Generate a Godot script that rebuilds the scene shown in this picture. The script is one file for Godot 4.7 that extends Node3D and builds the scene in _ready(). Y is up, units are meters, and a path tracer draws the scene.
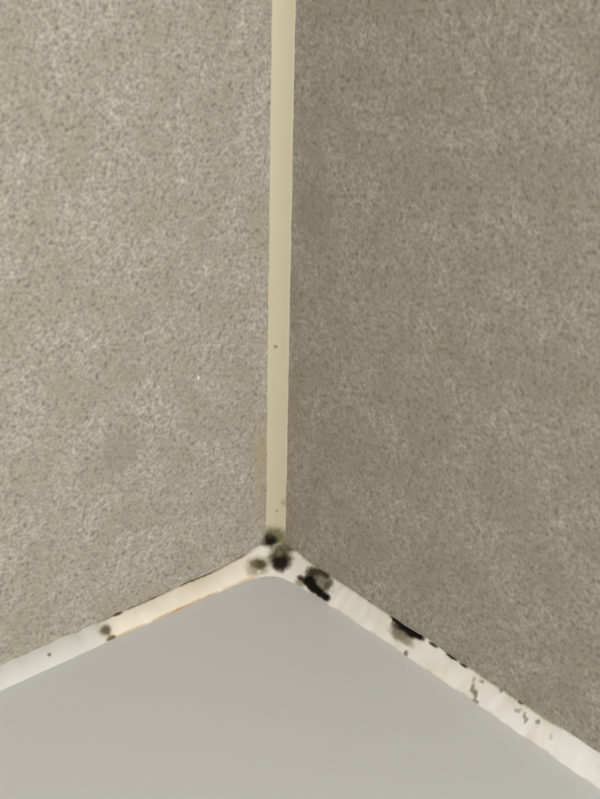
extends Node3D
# A mouldy inner corner of a tiled shower: two walls of sand-grey tile, a white tray, three silicone beads.
# Lengths inside the sealant code are millimetres; MM turns them into metres.

const MM := 0.001
const ROOM_X := 1.2
const ROOM_Z := 2.1
const ROOM_Y := 2.4
const FLOOR_Y := -0.06
const TILE_W := 0.3
const TILE_H := 0.6

var wobble := FastNoiseLite.new()
var blotch := FastNoiseLite.new()
var grit := FastNoiseLite.new()
var spots: Array = []
var used := {}

# ---------------------------------------------------------------- helpers
func numbered(called: String) -> String:
	if not used.has(called):
		used[called] = 0
		return called
	used[called] += 1
	return "%s_%03d" % [called, used[called]]

func tag(o: Node, label: String, category: String, group := "") -> void:
	o.set_meta("label", label)
	o.set_meta("category", category)
	if group:
		o.set_meta("group", group)

func mesh_node(called: String, m: Mesh, mat: Material, parent: Node) -> MeshInstance3D:
	var o := MeshInstance3D.new()
	o.name = called
	o.mesh = m
	if mat:
		o.material_override = mat
	parent.add_child(o, true)
	return o

func box_mesh(size: Vector3) -> BoxMesh:
	var b := BoxMesh.new()
	b.size = size
	return b

func paint(c: Color, rough: float) -> StandardMaterial3D:
	var m := StandardMaterial3D.new()
	m.albedo_color = c
	m.roughness = rough
	return m

func rgb(r: float, g: float, b: float) -> Color:
	return Color(r / 255.0, g / 255.0, b / 255.0)

func quad(st: SurfaceTool, a: Vector3, b: Vector3, c: Vector3, d: Vector3, uv := []) -> void:
	# a b c d clockwise seen from the front
	var n := (c - a).cross(b - a).normalized()
	var p := [a, b, c, a, c, d]
	var k := [0, 1, 2, 0, 2, 3]
	for i in 6:
		st.set_normal(n)
		if uv:
			st.set_uv(uv[k[i]])
		st.add_vertex(p[i])

# ---------------------------------------------------------------- tiles
func noise_bytes(w: int, h: int, kind: int, freq: float, seed_: int, ridged := false, octaves := 1) -> PackedByteArray:
	var n := FastNoiseLite.new()
	n.noise_type = kind
	n.frequency = freq
	n.seed = seed_
	n.fractal_type = FastNoiseLite.FRACTAL_RIDGED if ridged else (FastNoiseLite.FRACTAL_FBM if octaves > 1 else FastNoiseLite.FRACTAL_NONE)
	n.fractal_octaves = octaves
	var im := n.get_image(w, h, false, false, true)
	im.convert(Image.FORMAT_L8)
	return im.get_data()

# stains: [across mm, up mm, radius across, radius up, strength 0..1, Color]
func tile_material(seed_: int, stains: Array, curl: float, fleck: float) -> StandardMaterial3D:
	var w := 1024
	var h := 2048
	var fine := noise_bytes(w, h, FastNoiseLite.TYPE_SIMPLEX_SMOOTH, 0.135, seed_)
	var mid := noise_bytes(w, h, FastNoiseLite.TYPE_SIMPLEX_SMOOTH, 0.055, seed_ + 1)
	var worm := noise_bytes(w, h, FastNoiseLite.TYPE_SIMPLEX_SMOOTH, 0.06, seed_ + 2, true, 2)
	var broad := noise_bytes(w, h, FastNoiseLite.TYPE_SIMPLEX, 0.009, seed_ + 3, false, 4)
	var out := PackedByteArray()
	out.resize(w * h * 3)
	var relief := PackedByteArray()
	relief.resize(w * h)
	for i in w * h:
		var f: float = fine[i] / 127.5 - 1.0
		var m: float = mid[i] / 127.5 - 1.0
		var g: float = worm[i] / 127.5 - 1.0
		var b: float = broad[i] / 127.5 - 1.0
		var k: float = 1.0 + 0.4 * m * b + 0.35 * b
		var v: float = k * (fleck * f + 7.0 * m + curl * g) + 5.0 * b
		if g > 0.4:
			v += k * curl * 0.9 * (g - 0.4)
		if f < -0.45 and m < 0.1:
			v -= 12.0 * fleck / 10.0 * (-0.45 - f) * 2.0
		var o := i * 3
		out[o] = clampi(int(TILE_RGB.x + v), 0, 255)
		out[o + 1] = clampi(int(TILE_RGB.y + v), 0, 255)
		out[o + 2] = clampi(int(TILE_RGB.z + v * 0.92 + b * 2.0), 0, 255)
		relief[i] = clampi(int(128.0 + 55.0 * f + 30.0 * g + 20.0 * m), 0, 255)
	# stains and chips sit where the photograph shows them; grain-broken outlines
	for s in stains:
		var cx: float = s[0] / (TILE_W * 1000.0) * w
		var cy: float = (1.0 - s[1] / (TILE_H * 1000.0)) * h
		var rx: float = s[2] / (TILE_W * 1000.0) * w
		var ry: float = s[3] / (TILE_H * 1000.0) * h
		var col: Color = s[5]
		for y in range(maxi(0, int(cy - ry * 1.6)), mini(h, int(cy + ry * 1.6) + 1)):
			for x in range(maxi(0, int(cx - rx * 1.6)), mini(w, int(cx + rx * 1.6) + 1)):
				var i := y * w + x
				var d := sqrt(pow((x - cx) / rx, 2) + pow((y - cy) / ry, 2))
				d += (broad[i] / 127.5 - 1.0) * 0.35 + (mid[i] / 127.5 - 1.0) * 0.22
				var k: float = s[4] * (1.0 - smoothstep(0.2, 1.4, d))
				if k <= 0.0:
					continue
				out[i * 3] = int(lerpf(out[i * 3], col.r8, k))
				out[i * 3 + 1] = int(lerpf(out[i * 3 + 1], col.g8, k))
				out[i * 3 + 2] = int(lerpf(out[i * 3 + 2], col.b8, k))
	var mat := StandardMaterial3D.new()
	var img := Image.create_from_data(w, h, false, Image.FORMAT_RGB8, out)
	mat.albedo_texture = ImageTexture.create_from_image(img)
	var bump := Image.create_from_data(w, h, false, Image.FORMAT_L8, relief)
	bump.convert(Image.FORMAT_RGBA8)
	bump.bump_map_to_normal_map(1.0)
	mat.normal_enabled = true
	mat.normal_texture = ImageTexture.create_from_image(bump)
	mat.normal_scale = 0.35
	mat.roughness = 0.72
	mat.metallic_specular = 0.35
	return mat

func tile_mesh() -> ArrayMesh:
	# lies in the xy plane from (0,0), front towards +z, 2 mm proud of the bedding, edges eased
	var st := SurfaceTool.new()
	st.begin(Mesh.PRIMITIVE_TRIANGLES)
	var j := 0.001
	var e := 0.0007
	var t := 0.002
	var a := Vector2(j, j)
	var b := Vector2(TILE_W - j, TILE_H - j)
	var f := [Vector3(a.x + e, a.y + e, t), Vector3(a.x + e, b.y - e, t), Vector3(b.x - e, b.y - e, t), Vector3(b.x - e, a.y + e, t)]
	var r := [Vector3(a.x, a.y, t - e), Vector3(a.x, b.y, t - e), Vector3(b.x, b.y, t - e), Vector3(b.x, a.y, t - e)]
	var k := [Vector3(a.x, a.y, 0), Vector3(a.x, b.y, 0), Vector3(b.x, b.y, 0), Vector3(b.x, a.y, 0)]
	var uvf := func(p: Vector3) -> Vector2: return Vector2(p.x / TILE_W, 1.0 - p.y / TILE_H)
	quad(st, f[0], f[1], f[2], f[3], [uvf.call(f[0]), uvf.call(f[1]), uvf.call(f[2]), uvf.call(f[3])])
	for i in 4:
		var n := (i + 1) % 4
		quad(st, r[i], r[n], f[n], f[i], [uvf.call(r[i]), uvf.call(r[n]), uvf.call(f[n]), uvf.call(f[i])])
		quad(st, k[i], k[n], r[n], r[i], [uvf.call(r[i]), uvf.call(r[n]), uvf.call(r[n]), uvf.call(r[i])])
	quad(st, k[3], k[2], k[1], k[0], [uvf.call(k[3]), uvf.call(k[2]), uvf.call(k[1]), uvf.call(k[0])])
	st.generate_tangents()
	return st.commit()

func tiled_wall(called: String, left: bool, mat: Material, tm: Mesh) -> void:
	var w := Node3D.new()
	w.name = called
	w.set_meta("kind", "structure")
	add_child(w)
	var grout := paint(rgb(150, 144, 130), 0.9)
	var span := ROOM_Z if left else ROOM_X
	var thick := 0.12
	var hh := ROOM_Y - FLOOR_Y
	var body: MeshInstance3D
	if left:
		body = mesh_node("masonry", box_mesh(Vector3(thick, hh, span)), grout, w)
		body.position = Vector3(-0.002 - thick / 2, FLOOR_Y + hh / 2, span / 2)
	else:
		body = mesh_node("masonry", box_mesh(Vector3(span, hh, thick)), grout, w)
		body.position = Vector3(span / 2, FLOOR_Y + hh / 2, -0.002 - thick / 2)
	var cols := int(span / TILE_W)
	for c in cols:
		for r in 4:
			var o := mesh_node("tile", tm, mat, w)
			if left:
				# mesh x runs along -z once turned so that its face looks to +x
				o.rotation.y = PI / 2
				o.position = Vector3(-0.002, r * TILE_H, (c + 1) * TILE_W)
			else:
				o.position = Vector3(c * TILE_W, r * TILE_H, -0.002)

# ---------------------------------------------------------------- tray
func tray_mesh(size: float, depth: float) -> ArrayMesh:
	# square slab with its far corner on the walls; the free corner and upper edge are rounded
	var out: Array[Vector2] = []
	var r := 0.05
	out.append(Vector2(0, 0))
	out.append(Vector2(size, 0))
	for i in 13:
		var a := PI / 2 * i / 12.0
		out.append(Vector2(size - r + r * cos(a), size - r + r * sin(a)))
	out.append(Vector2(0, size))
	var rings: Array = []
	var e := 0.008
	for i in 7:
		var a := PI / 2 * i / 6.0
		rings.append([e * (1.0 - sin(a)), -e * (1.0 - cos(a))])
	rings.reverse()
	rings.push_front([0.0, 0.0])
	# ring = [inset, height]; the first is the top face border
	var prof: Array = []
	for i in 7:
		var a := PI / 2 * i / 6.0
		prof.append([e * (1.0 - sin(a)), -e * (1.0 - cos(a))])
	prof.append([0.0, -depth])
	var st := SurfaceTool.new()
	st.begin(Mesh.PRIMITIVE_TRIANGLES)
	var pt := func(p: Vector2, inset: float, y: float) -> Vector3:
		# only the free sides (towards +x and +z) are rounded over
		var k := (size - inset) / size
		return Vector3(p.x * k, y, p.y * k)
	st.set_smooth_group(0)
	for ri in prof.size() - 1:
		for i in out.size():
			var n := (i + 1) % out.size()
			var a: Vector3 = pt.call(out[i], prof[ri][0], prof[ri][1])
			var b: Vector3 = pt.call(out[n], prof[ri][0], prof[ri][1])
			var c: Vector3 = pt.call(out[n], prof[ri + 1][0], prof[ri + 1][1])
			var d: Vector3 = pt.call(out[i], prof[ri + 1][0], prof[ri + 1][1])
			for v in [a, c, b, a, d, c]:
				st.add_vertex(v)
	st.set_smooth_group(-1)
	for flip in [false, true]:
		var y := -depth if flip else 0.0
		var ins: float = 0.0 if flip else prof[0][0]
		for i in range(1, out.size() - 1):
			var a: Vector3 = pt.call(out[0], ins, y)
			var b: Vector3 = pt.call(out[i], ins, y)
			var c: Vector3 = pt.call(out[i + 1], ins, y)
			for v in ([a, c, b] if flip else [a, b, c]):
				st.add_vertex(v)
	st.generate_normals()
	return st.commit()

# ---------------------------------------------------------------- silicone beads
# spot: [centre, radii, Color, strength, swell, major]  (millimetres)
func spot(at: Vector3, rad: Vector3, col: Color, strength: float, swell := 0.0, major := "") -> void:
	spots.append([at, rad, col, strength, swell, major])

func spot_weight(s: Array, p: Vector3) -> float:
	var q: Vector3 = (p - s[0]) / s[1]
	var d := q.length()
	if d > 1.8:
		return 0.0
	d += 0.24 * blotch.get_noise_3dv(p * 1.2) + 0.12 * grit.get_noise_3dv(p)
	return 1.0 - smoothstep(0.45, 1.25, d)

func stained(base: Color, p: Vector3) -> Color:
	var c := base
	for s in spots:
		var w := spot_weight(s, p)
		if w > 0.0:
			var k: float = w * s[3]
			k *= 1.0 + 0.25 * grit.get_noise_3dv(p * 1.3)
			c = c.lerp(s[2], clampf(k, 0, 1))
	return c

func steps_along(dense_to: float, dense: float, last: float) -> PackedFloat32Array:
	var a := PackedFloat32Array()
	var s := 0.0
	while s < dense_to:
		a.append(s)
		s += dense
	var d := dense
	while s < last:
		a.append(s)
		d = minf(d * 1.06, 25.0)
		s += d
	a.append(last)
	return a

func rail(s: float, t: float, left: bool) -> Vector3:
	# point on the flat of a horizontal bead: s along, t from the tile (0) to the tray (1)
	var away := smoothstep(0.0, 26.0, s)
	var w0 := 6.8
	var w := lerpf(w0, 6.9 if left else 6.75, away)
	var h := lerpf(8.8, 6.2 if left else 7.6, smoothstep(0.0, 22.0, s))
	var sd := 11.0 if left else 57.0
	var far := smoothstep(2.0, 12.0, s)
	w += far * 0.45 * wobble.get_noise_2d(s, sd)
	h += far * 0.4 * wobble.get_noise_2d(s, sd + 90.0)
	if left:
		h -= 0.7 * exp(-pow((s - 96.0) / 2.5, 2))
	else:
		h += 0.5 * exp(-pow((s - 86.0) / 5.0, 2)) + 0.9 * smoothstep(120.0, 200.0, s)
		w += 0.9 * smoothstep(110.0, 200.0, s)
	var cc := 6.6
	var zl := w + cc + s
	var low := Vector3(w + cc * cc / (zl - w), 0, zl)
	var up := Vector3(0, h, s + (w + cc) * (1.0 - exp(-s / 9.0)))
	var p := up.lerp(low, t)
	var n := Vector3(1, 1.25, 1).lerp(Vector3(1, 1.05, 0), smoothstep(0.0, 18.0, s)).normalized()
	var bulge := lerpf(0.1, 0.75, smoothstep(0.0, 14.0, s))
	bulge += far * 0.14 * wobble.get_noise_2d(s * 1.7, sd + 40.0)
	p += n * bulge * 4.0 * t * (1.0 - t)
	if not left:
		p = Vector3(p.z, p.y, p.x)
	return p

func upright(y: float, t: float) -> Vector3:
	var a := 6.5 + 0.35 * wobble.get_noise_2d(y * 0.8, 300.0)
	var b := 6.5 + 0.35 * wobble.get_noise_2d(y * 0.8, 400.0)
	var p := Vector3(0, y, a).lerp(Vector3(b, y, 0), t)
	p -= Vector3(1, 0, 1).normalized() * 0.45 * 4.0 * t * (1.0 - t)
	return p

func base_colour(kind: String, s: float, t: float, p: Vector3) -> Color:
	var mott := blotch.get_noise_3dv(p * 0.25)
	var fine := grit.get_noise_3dv(p * 0.8)
	var c: Color
	if kind == "upright":
		c = YELLOWED.lerp(rgb(180, 166, 132), clampf(0.5 * mott, 0, 0.4))
		c = c.lerp(rgb(186, 180, 160), 0.45 * smoothstep(0.86, 0.97, t + 0.05 * fine))
	elif kind == "left":
		var clean := smoothstep(97.0, 103.0, p.z + 2.0 * fine)
		c = CREAM.lerp(WARM, clampf(0.75 + 0.6 * mott, 0.25, 1.0))
		c = c.lerp(WHITE, clean)
		var old := 1.0 - clean
		c = c.lerp(rgb(176, 136, 84), old * clampf(0.65 + 0.9 * mott, 0.15, 0.9) * smoothstep(0.86, 0.98, t + 0.06 * fine))
		c = c.lerp(rgb(84, 66, 46), old * clampf(0.6 + 0.9 * mott, 0.0, 0.85) * (1.0 - smoothstep(0.03, 0.12, t + 0.04 * fine)))
	else:
		c = CREAM.lerp(rgb(238, 236, 226), smoothstep(80.0, 190.0, p.x + 30.0 * mott))
		c = c.lerp(WARM, clampf(mott * 1.2, 0.0, 0.5))
		c = c.lerp(rgb(150, 132, 100), clampf(0.35 + 0.9 * mott, 0.0, 0.6) * (1.0 - smoothstep(0.02, 0.09, t + 0.04 * fine)))
		c = c.lerp(rgb(170, 150, 118), clampf(0.2 + 0.9 * mott, 0.0, 0.5) * smoothstep(0.92, 0.99, t + 0.04 * fine))
	if kind != "upright":
		c = CREAM.lerp(c, smoothstep(0.0, 14.0, s))
	return c

func make_bead(called: String, kind: String, along: PackedFloat32Array, mat: Material) -> Node3D:
	var cols := 22
	var grid: Array = []      # rows of points, the last two columns close the bead behind
	for s in along:
		var row := PackedVector3Array()
		for j in cols + 1:
			var t := float(j) / cols
			row.append(upright(s, t) if kind == "upright" else rail(s, t, kind == "left"))
		grid.append(row)
	# swell where mould and bubbles lift the skin
	var skins: Array = []
	for i in grid.size():
		var row: PackedVector3Array = grid[i]
		var lifted := row.duplicate()
		for j in range(1, cols):
			var lift := 0.0
			for sp in spots:
				if sp[4] != 0.0 and row[j].distance_squared_to(sp[0]) < 150.0:
					lift += sp[4] * spot_weight(sp, row[j])
			if lift != 0.0:
				var n := Vector3(1, 0.3, 1) if kind == "upright" else Vector3(0.8, 1, 0.8)
				lifted[j] += n.normalized() * lift * minf(1.0, 5.0 * minf(j, cols - j) / cols)
		skins.append(lifted)
	var verts := PackedVector3Array()
	var cols_out := PackedColorArray()
	var idx := PackedInt32Array()
	var across := cols + 1
	for i in skins.size():
		for j in across:
			var p: Vector3 = skins[i][j]
			verts.append(p * MM)
			cols_out.append(stained(base_colour(kind, along[i], float(j) / cols, p), p).srgb_to_linear())
	var norms := PackedVector3Array()
	norms.resize(verts.size())
	var flip := kind == "right"
	var front := func(a: int, b: int, c: int) -> void:
		var n := (verts[c] - verts[a]).cross(verts[b] - verts[a])
		norms[a] += n
		norms[b] += n
		norms[c] += n
	for i in skins.size() - 1:
		for j in cols:
			var a := i * across + j
			var b := a + 1
			var c := a + across + 1
			var d := a + across
			var tri := [a, b, c, a, c, d]
			if flip:
				tri = [a, c, b, a, d, c]
			for k in tri:
				idx.append(k)
	# orient by checking one triangle against the open side of the corner
	var probe := (verts[idx[2]] - verts[idx[0]]).cross(verts[idx[1]] - verts[idx[0]])
	if probe.dot(Vector3(1, 1, 1)) < 0.0:
		for k in range(0, idx.size(), 3):
			var h := idx[k + 1]
			idx[k + 1] = idx[k + 2]
			idx[k + 2] = h
	for k in range(0, idx.size(), 3):
		var a := idx[k]
		var b := idx[k + 1]
		var c := idx[k + 2]
		var n := (verts[c] - verts[a]).cross(verts[b] - verts[a])
		norms[a] += n
		norms[b] += n
		norms[c] += n
	for k in norms.size():
		norms[k] = norms[k].normalized()
	# major growths: their own pieces of skin, lifted a little off the silicone
	var majors := {}
	for sp in spots:
		if sp[5]:
			if not majors.has(sp[5]):
				majors[sp[5]] = []
			majors[sp[5]].append(sp)
	var out := Node3D.new()
	out.name = numbered(called)
	add_child(out)
	# the bead itself, closed behind against tile and tray
	var fv := verts.duplicate()
	var fn := norms.duplicate()
	var fc := cols_out.duplicate()
	var fi := idx.duplicate()
	var start := fv.size()
	for i in skins.size():
		var p: Vector3
		if kind == "upright":
			p = Vector3(0, along[i], 0)
		elif kind == "left":
			p = Vector3(0, 0, skins[i][0].z)
		else:
			p = Vector3(skins[i][0].x, 0, 0)
		fv.append(p * MM)
		fn.append(Vector3(-1, -1, -1).normalized())
		fc.append(cols_out[i * across])
	for i in skins.size() - 1:
		for e in [0, cols]:
			var a: int = i * across + e
			var d: int = a + across
			fi.append_array([a, start + i, d, d, start + i, start + i + 1])
	for i in [0, skins.size() - 1]:
		for j in cols:
			fi.append_array([i * across + j, i * across + j + 1, start + i])
	if kind == "left":
		# an older discoloured run by the corner and a newer white run beyond the joint
		var old_part := PackedInt32Array()
		var new_part := PackedInt32Array()
		for k in range(0, fi.size(), 3):
			var part := old_part if fv[fi[k]].z < 0.0995 else new_part
			part.append_array([fi[k], fi[k + 1], fi[k + 2]])
			if fv[fi[k]].z < 0.0995:
				old_part = part
			else:
				new_part = part
		mesh_node("aged_silicone", array_mesh(fv, fn, fc, old_part), mat, out).set_meta("label", "beige discoloured run of silicone by the corner")
		mesh_node("fresh_silicone", array_mesh(fv, fn, fc, new_part), mat, out).set_meta("label", "clean white run of silicone beyond the dark spot")
	else:
		mesh_node("silicone", array_mesh(fv, fn, fc, fi), mat, out)
	var count := 0
	for key in majors:
		var keep := PackedInt32Array()
		var map := {}
		var mv := PackedVector3Array()
		var mn := PackedVector3Array()
		var mc := PackedColorArray()
		for k in range(0, idx.size(), 3):
			var heavy := 0.0
			for q in 3:
				var p := verts[idx[k + q]] / MM
				var w := 0.0
				for sp in majors[key]:
					w = maxf(w, spot_weight(sp, p))
				heavy += w
			if heavy < 0.9:
				continue
			for q in 3:
				var id := idx[k + q]
				if not map.has(id):
					map[id] = mv.size()
					var p := verts[id] / MM
					var w := 0.0
					for sp in majors[key]:
						w = maxf(w, spot_weight(sp, p))
					mv.append(verts[id] + norms[id] * MM * (0.04 + 0.22 * w + 0.1 * w * grit.get_noise_3dv(p)))
					mn.append(norms[id])
					mc.append(cols_out[id])
				keep.append(map[id])
		if keep.size() < 60:
			continue
		var patch := mesh_node("mould_patch" if count == 0 else "mould_patch_%03d" % count, array_mesh(mv, mn, mc, keep), MOULD, out)
		patch.set_meta("label", key)
		count += 1
	return out

func settle_spots(ups: PackedFloat32Array, lefts: PackedFloat32Array, rights: PackedFloat32Array) -> void:
	# move every growth's centre onto the skin of the nearest bead
	var skin := PackedVector3Array()
	for y in ups:
		if y > 6.0 and y < 130.0:
			for j in 12:
				skin.append(upright(y, j / 11.0))
	for k in 2:
		for q in (lefts if k == 0 else rights):
			if q < 220.0:
				for j in 23:
					skin.append(rail(q, j / 22.0, k == 0))
	for sp in spots:
		var best := 1e9
		var at: Vector3 = sp[0]
		for p in skin:
			var d := p.distance_squared_to(sp[0])
			if d < best:
				best = d
				at = p
		sp[0] = at

func array_mesh(v: PackedVector3Array, n: PackedVector3Array, c: PackedColorArray, i: PackedInt32Array) -> ArrayMesh:
	var a := []
	a.resize(Mesh.ARRAY_MAX)
	a[Mesh.ARRAY_VERTEX] = v
	a[Mesh.ARRAY_NORMAL] = n
	a[Mesh.ARRAY_COLOR] = c
	a[Mesh.ARRAY_INDEX] = i
	var m := ArrayMesh.new()
	m.add_surface_from_arrays(Mesh.PRIMITIVE_TRIANGLES, a)
	return m

func mould_spots() -> void:
	var black := rgb(14, 12, 9)
	var dark := rgb(44, 38, 26)
	var olive := rgb(96, 90, 62)
	var grey := rgb(122, 114, 94)
	var haze := rgb(150, 142, 114)
	# knot of growth where the three beads meet
	var a := "round dark olive mould growth at the foot of the upright bead"
	spot(Vector3(2.6, 12.4, 3.8), Vector3(6.0, 5.4, 6.0), olive, 0.95, 0.5, a)
	spot(Vector3(3.6, 13.6, 2.8), Vector3(2.4, 2.2, 2.4), rgb(112, 104, 74), 0.7)
	spot(Vector3(1.2, 10.4, 5.2), Vector3(4.2, 3.8, 4.2), dark, 0.95)
	spot(Vector3(1.8, 10.2, 4.6), Vector3(2.4, 2.2, 2.4), black, 0.8)
	spot(Vector3(8.8, 8.7, 0.3), Vector3(5.2, 3.6, 3.6), rgb(100, 90, 62), 0.9)
	spot(Vector3(6.4, 7.2, 2.8), Vector3(5.0, 2.8, 5.0), rgb(128, 120, 92), 0.85)
	var b := "round blackish brown mould growth in the middle of the corner"
	spot(Vector3(10.4, 4.8, 6.0), Vector3(7.0, 5.4, 6.2), rgb(84, 76, 52), 0.95, 0.7, b)
	spot(Vector3(12.0, 3.7, 7.2), Vector3(5.2, 3.6, 4.6), rgb(30, 23, 17), 1.0)
	spot(Vector3(8.4, 6.2, 4.4), Vector3(2.4, 1.6, 2.4), haze, 0.55)
	var c := "paler olive mould growth just left of the corner"
	spot(Vector3(6.6, 3.4, 16.8), Vector3(5.2, 4.8, 6.6), haze, 0.9, 0.2, c)
	spot(Vector3(6.4, 3.6, 15.4), Vector3(3.2, 2.6, 3.4), rgb(74, 70, 44), 0.9)
	spot(Vector3(5.2, 4.6, 17.6), Vector3(2.4, 1.8, 2.4), rgb(104, 98, 70), 0.7)
	spot(Vector3(8.4, 1.8, 17.6), Vector3(1.2, 1.0, 1.4), rgb(206, 198, 176), 0.8)
	var d := "black and grey mould patch right of the corner"
	spot(Vector3(35.2, 4.8, 4.2), Vector3(8.8, 5.4, 5.4), rgb(126, 119, 101), 0.98, 0.5, d)
	spot(Vector3(29.6, 6.0, 3.0), Vector3(4.6, 2.4, 2.6), rgb(62, 54, 34), 0.9, 0.0, d)
	spot(Vector3(34.6, 7.1, 1.0), Vector3(5.0, 1.6, 1.8), rgb(66, 58, 36), 0.9, 0.0, d)
	spot(Vector3(41.0, 5.2, 3.4), Vector3(2.0, 3.0, 3.0), rgb(84, 76, 58), 0.8)
	spot(Vector3(27.0, 2.7, 6.8), Vector3(3.6, 1.6, 1.9), dark, 0.95, 0.0, d)
	spot(Vector3(31.4, 3.2, 6.0), Vector3(4.4, 2.9, 3.1), black, 1.0, 0.0, d)
	spot(Vector3(35.6, 2.2, 6.7), Vector3(5.0, 2.3, 2.6), black, 1.0, 0.0, d)
	spot(Vector3(40.0, 1.5, 7.0), Vector3(4.4, 1.9, 2.1), black, 1.0, 0.0, d)
	spot(Vector3(43.6, 1.6, 6.8), Vector3(2.6, 2.0, 2.2), black, 0.95, 0.0, d)
	spot(Vector3(26.6, 1.0, 8.2), Vector3(3.0, 1.6, 2.0), haze, 0.8)
	# wedge of black along the tile further right
	var e := "black wedge of mould along the tile edge"
	spot(Vector3(86.6, 5.3, 3.0), Vector3(6.6, 3.4, 3.4), grey, 0.9, -0.3, e)
	spot(Vector3(91.2, 4.4, 4.0), Vector3(5.0, 1.9, 2.0), haze, 0.7)
	spot(Vector3(84.0, 6.7, 1.6), Vector3(4.0, 1.7, 1.8), rgb(70, 62, 44), 0.8)
	spot(Vector3(81.4, 7.6, 0.1), Vector3(3.8, 1.5, 1.5), black, 1.0, 0.0, e)
	spot(Vector3(86.4, 7.4, 0.6), Vector3(4.6, 2.0, 2.0), black, 1.0, 0.0, e)
	spot(Vector3(91.0, 7.1, 0.9), Vector3(4.6, 2.3, 2.3), black, 1.0, 0.0, e)
	spot(Vector3(95.6, 7.2, 0.8), Vector3(3.6, 1.5, 1.5), black, 1.0, 0.0, e)
	spot(Vector3(103.5, 7.7, 0.1), Vector3(3.0, 0.8, 0.9), dark, 0.85)
	var f := "small black mould speck on the tile edge"
	spot(Vector3(114.0, 7.5, 0.2), Vector3(3.2, 1.0, 1.0), black, 0.95, 0.0, f)
	spot(Vector3(121.0, 7.6, 0.2), Vector3(2.6, 0.8, 0.8), dark, 0.9)
	# scattered specks down the right-hand bead
	for q in [
			[94.3, 0.3, 6.7, 1.6, 0.6], [130.5, 3.2, 4.0, 1.5, 0.45], [131.8, 2.4, 4.6, 1.5, 0.5], [133.3, 1.4, 5.5, 1.3, 0.5],
			[134.6, 0.2, 6.8, 1.3, 0.5], [132.0, 6.2, 1.3, 1.0, 0.4], [129.0, 5.2, 2.2, 1.2, 0.3], [141.8, 7.6, 0.2, 1.5, 0.5],
			[151.9, 8.0, 0.1, 1.5, 0.75], [152.6, 5.0, 2.4, 1.2, 0.4], [156.3, 4.9, 2.5, 0.9, 0.5], [158.2, 4.0, 3.3, 1.3, 0.5],
			[162.7, 5.3, 2.1, 1.1, 0.45], [171.0, 4.0, 3.3, 0.8, 0.25]]:
		var r: float = q[3]
		var lean := sin(q[0] * 7.3)
		spot(Vector3(q[0], q[1], q[2]), Vector3(r * (1.0 + 0.35 * lean), r * (1.0 - 0.3 * lean), r * (1.0 - 0.2 * lean)), rgb(84, 74, 54), q[4] * 0.9)
		spot(Vector3(q[0] + 0.9 * lean, q[1] + 0.5, q[2] - 0.4), Vector3(r, r, r) * 0.7, rgb(104, 90, 66), q[4] * 0.7)
	# the joint in the left-hand bead
	var g := "small dark mould spot where old and new silicone meet"
	spot(Vector3(3.8, 3.2, 98.5), Vector3(2.4, 2.4, 2.7), rgb(60, 54, 42), 0.9, -0.2, g)
	spot(Vector3(3.8, 3.6, 99.0), Vector3(3.6, 3.4, 4.0), haze, 0.35)
	spot(Vector3(6.5, 0.4, 97.5), Vector3(1.6, 1.0, 2.6), rgb(90, 76, 56), 0.8)
	spot(Vector3(0.2, 6.2, 89.8), Vector3(1.0, 1.1, 2.6), rgb(58, 50, 38), 0.85)
	spot(Vector3(0.2, 6.3, 70.6), Vector3(0.8, 0.9, 2.2), rgb(72, 62, 46), 0.8)
	spot(Vector3(3.5, 3.3, 126.0), Vector3(0.8, 0.8, 0.9), rgb(90, 80, 64), 0.7)
	# specks on the upright bead
	spot(Vector3(5.6, 31.0, 0.8), Vector3(1.8, 2.0, 1.8), rgb(140, 132, 106), 0.6)
	spot(Vector3(3.6, 26.0, 2.9), Vector3(0.7, 0.7, 0.7), rgb(96, 84, 60), 0.6)
	spot(Vector3(2.5, 109.5, 4.0), Vector3(0.9, 0.9, 0.9), rgb(110, 96, 66), 0.8)

var MOULD: StandardMaterial3D
const TILE_RGB := Vector3(148, 142, 125)
var YELLOWED := rgb(177, 169, 141)
var CREAM := rgb(234, 228, 213)
var WARM := rgb(221, 209, 184)
var WHITE := rgb(205, 203, 191)

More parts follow.
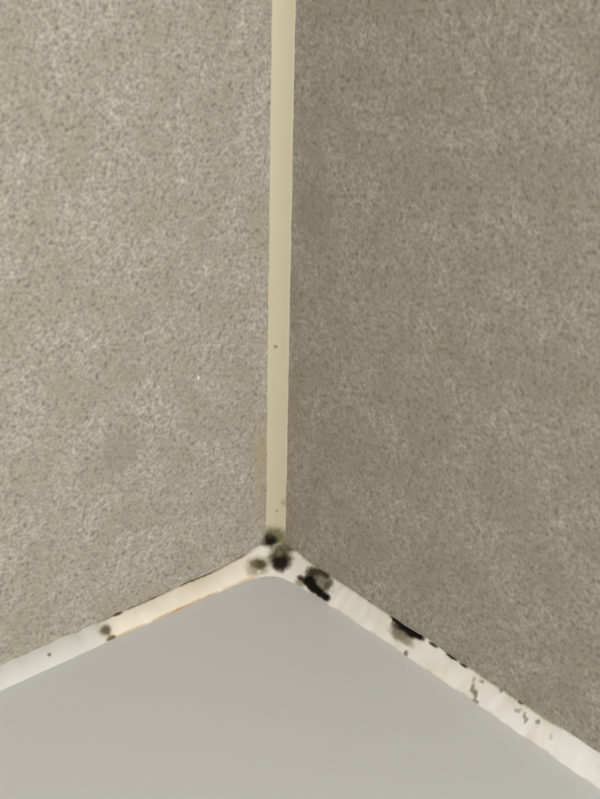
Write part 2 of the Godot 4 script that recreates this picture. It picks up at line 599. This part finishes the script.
# ---------------------------------------------------------------- scene
func _ready() -> void:
	# camera: held above the tray, looking down into the corner
	var cam := Camera3D.new()
	cam.name = "camera"
	var right := Vector3(0.65151183, 0.02115582, -0.75834344)
	var down := Vector3(0.35674948, -0.89073391, 0.28164324)
	var fwd := Vector3(-0.66952382, -0.45403253, -0.587871)
	cam.transform = Transform3D(Basis(right, -down, -fwd), Vector3(0.42209, 0.36392, 0.35787))
	cam.fov = 32.0
	cam.near = 0.02
	cam.far = 20.0
	add_child(cam)
	cam.current = true

	var env := Environment.new()
	env.background_mode = Environment.BG_COLOR
	env.background_color = Color(0, 0, 0)
	env.ambient_light_source = Environment.AMBIENT_SOURCE_DISABLED
	env.tonemap_mode = Environment.TONE_MAPPER_LINEAR
	env.tonemap_exposure = 1.0
	env.sdfgi_enabled = true
	env.ssao_enabled = true
	env.ssil_enabled = true
	var we := WorldEnvironment.new()
	we.name = "environment"
	we.environment = env
	add_child(we)

	# daylight: a frosted window in the wall facing the left-hand tiles, out of frame
	var window := Node3D.new()
	window.name = "window_1"
	window.set_meta("kind", "structure")
	window.position = Vector3(ROOM_X + 0.05, WIN_Y, WIN_Z)
	add_child(window)
	var glow := paint(rgb(240, 243, 248), 0.6)
	glow.emission_enabled = true
	glow.emission = DAYLIGHT
	glow.emission_energy_multiplier = 1.0
	mesh_node("pane", box_mesh(Vector3(0.006, WIN_H - 0.08, WIN_W - 0.08)), glow, window)
	var sash := paint(rgb(236, 236, 234), 0.4)
	for i in [-1, 1]:
		var bar := mesh_node("frame_bar", box_mesh(Vector3(0.05, 0.05, WIN_W)), sash, window)
		bar.position.y = i * (WIN_H / 2 - 0.025)
		var post := mesh_node("frame_bar", box_mesh(Vector3(0.05, WIN_H - 0.1, 0.05)), sash, window)
		post.position.z = i * (WIN_W / 2 - 0.025)
	var area := AreaLight3D.new()
	area.name = "daylight"
	area.area_size = Vector2(WIN_W - 0.1, WIN_H - 0.1)
	area.light_color = DAYLIGHT
	area.light_energy = WINDOW_ENERGY
	area.area_range = 8.0
	area.area_attenuation = 2.0
	area.shadow_enabled = true
	area.rotation.y = PI / 2
	area.position.x = -0.03
	window.add_child(area)

	wobble.seed = 7
	wobble.noise_type = FastNoiseLite.TYPE_SIMPLEX_SMOOTH
	wobble.frequency = 0.06
	wobble.fractal_type = FastNoiseLite.FRACTAL_FBM
	wobble.fractal_octaves = 2
	blotch.seed = 21
	blotch.noise_type = FastNoiseLite.TYPE_SIMPLEX_SMOOTH
	blotch.frequency = 0.22
	grit.seed = 33
	grit.noise_type = FastNoiseLite.TYPE_SIMPLEX_SMOOTH
	grit.frequency = 0.7

	# room shell
	var tm := tile_mesh()
	# the left wall's tile is turned, so its own across runs from the far side to the corner
	var lm := tile_material(101, [
		[TILE_W * 1000.0 - 82.0, 84.0, 12.0, 11.0, 0.42, rgb(132, 124, 112)],
		[TILE_W * 1000.0 - 10.0, 56.0, 4.0, 16.0, 0.4, rgb(166, 144, 112)],
		[TILE_W * 1000.0 - 8.0, 30.0, 3.0, 30.0, 0.3, rgb(150, 132, 106)],
		[TILE_W * 1000.0 - 7.0, 10.5, 2.6, 4.2, 0.7, rgb(70, 64, 46)],
		[TILE_W * 1000.0 - 44.4, 106.0, 0.8, 1.2, 0.9, rgb(222, 218, 208)]], 9.0, 13.0)
	var rm := tile_material(501, [
		[24.0, 175.0, 11.0, 13.0, 0.3, rgb(134, 126, 112)],
		[10.0, 50.0, 4.0, 60.0, 0.35, rgb(150, 134, 108)],
		[40.0, 190.0, 0.8, 0.8, 0.8, rgb(90, 84, 74)]], 8.5, 11.0)
	tiled_wall("wall_left", true, lm, tm)
	tiled_wall("wall_right", false, rm, tm)
	var plaster := paint(rgb(168, 164, 156), 0.9)
	var hh := ROOM_Y - FLOOR_Y
	var st := SurfaceTool.new()
	var x := ROOM_X + 0.06
	for q in [[FLOOR_Y, WIN_Y - WIN_H / 2, 0.0, ROOM_Z], [WIN_Y + WIN_H / 2, ROOM_Y, 0.0, ROOM_Z],
			[WIN_Y - WIN_H / 2, WIN_Y + WIN_H / 2, 0.0, WIN_Z - WIN_W / 2], [WIN_Y - WIN_H / 2, WIN_Y + WIN_H / 2, WIN_Z + WIN_W / 2, ROOM_Z]]:
		var bm := box_mesh(Vector3(0.12, q[1] - q[0], q[3] - q[2]))
		st.append_from(bm, 0, Transform3D(Basis(), Vector3(x, (q[0] + q[1]) / 2, (q[2] + q[3]) / 2)))
	var front := mesh_node("wall_front", st.commit(), plaster, self)
	front.set_meta("kind", "structure")
	for w in [
			["wall_back", Vector3(ROOM_X, hh, 0.12), Vector3(ROOM_X / 2, FLOOR_Y + hh / 2, ROOM_Z + 0.06), plaster],
			["ceiling", Vector3(ROOM_X + 0.24, 0.12, ROOM_Z + 0.24), Vector3(ROOM_X / 2, ROOM_Y + 0.06, ROOM_Z / 2), plaster],
			["floor", Vector3(ROOM_X + 0.24, 0.12, ROOM_Z + 0.24), Vector3(ROOM_X / 2, FLOOR_Y - 0.06, ROOM_Z / 2), paint(rgb(150, 146, 138), 0.7)]]:
		var o := mesh_node(w[0], box_mesh(w[1]), w[3], self)
		o.position = w[2]
		o.set_meta("kind", "structure")

	# shower tray
	var acrylic := paint(TRAY_RGB, 0.42)
	var tray := mesh_node("shower_tray", tray_mesh(0.9, -FLOOR_Y), acrylic, self)
	tag(tray, "smooth white shower tray fitted into the tiled corner", "shower tray")

	# silicone beads and their mould
	MOULD = StandardMaterial3D.new()
	MOULD.vertex_color_use_as_albedo = true
	MOULD.roughness = 0.8
	MOULD.metallic_specular = 0.3
	var silicone := StandardMaterial3D.new()
	silicone.vertex_color_use_as_albedo = true
	silicone.roughness = 0.5
	silicone.metallic_specular = 0.4
	var ups := steps_along(130.0, 0.5, 2395.0)
	var lefts := steps_along(170.0, 0.45, 880.0)
	var rights := steps_along(215.0, 0.45, 880.0)
	mould_spots()
	settle_spots(ups, lefts, rights)
	var up := make_bead("sealant_bead", "upright", ups, silicone)
	var lb := make_bead("sealant_bead", "left", lefts, silicone)
	var rb := make_bead("sealant_bead", "right", rights, silicone)
	tag(up, "yellowed upright silicone bead in the corner between the two tiled walls", "sealant", "silicone sealant beads")
	tag(lb, "beige to white silicone bead between left wall and tray with one dark spot", "sealant", "silicone sealant beads")
	tag(rb, "cream silicone bead between right wall and tray, speckled with black mould", "sealant", "silicone sealant beads")

const WINDOW_ENERGY := 2.17
const WIN_Y := 0.46
const WIN_Z := 0.63
const WIN_W := 0.5
const WIN_H := 0.6
var DAYLIGHT := rgb(250, 250, 255)
var TRAY_RGB := rgb(226, 226, 222)
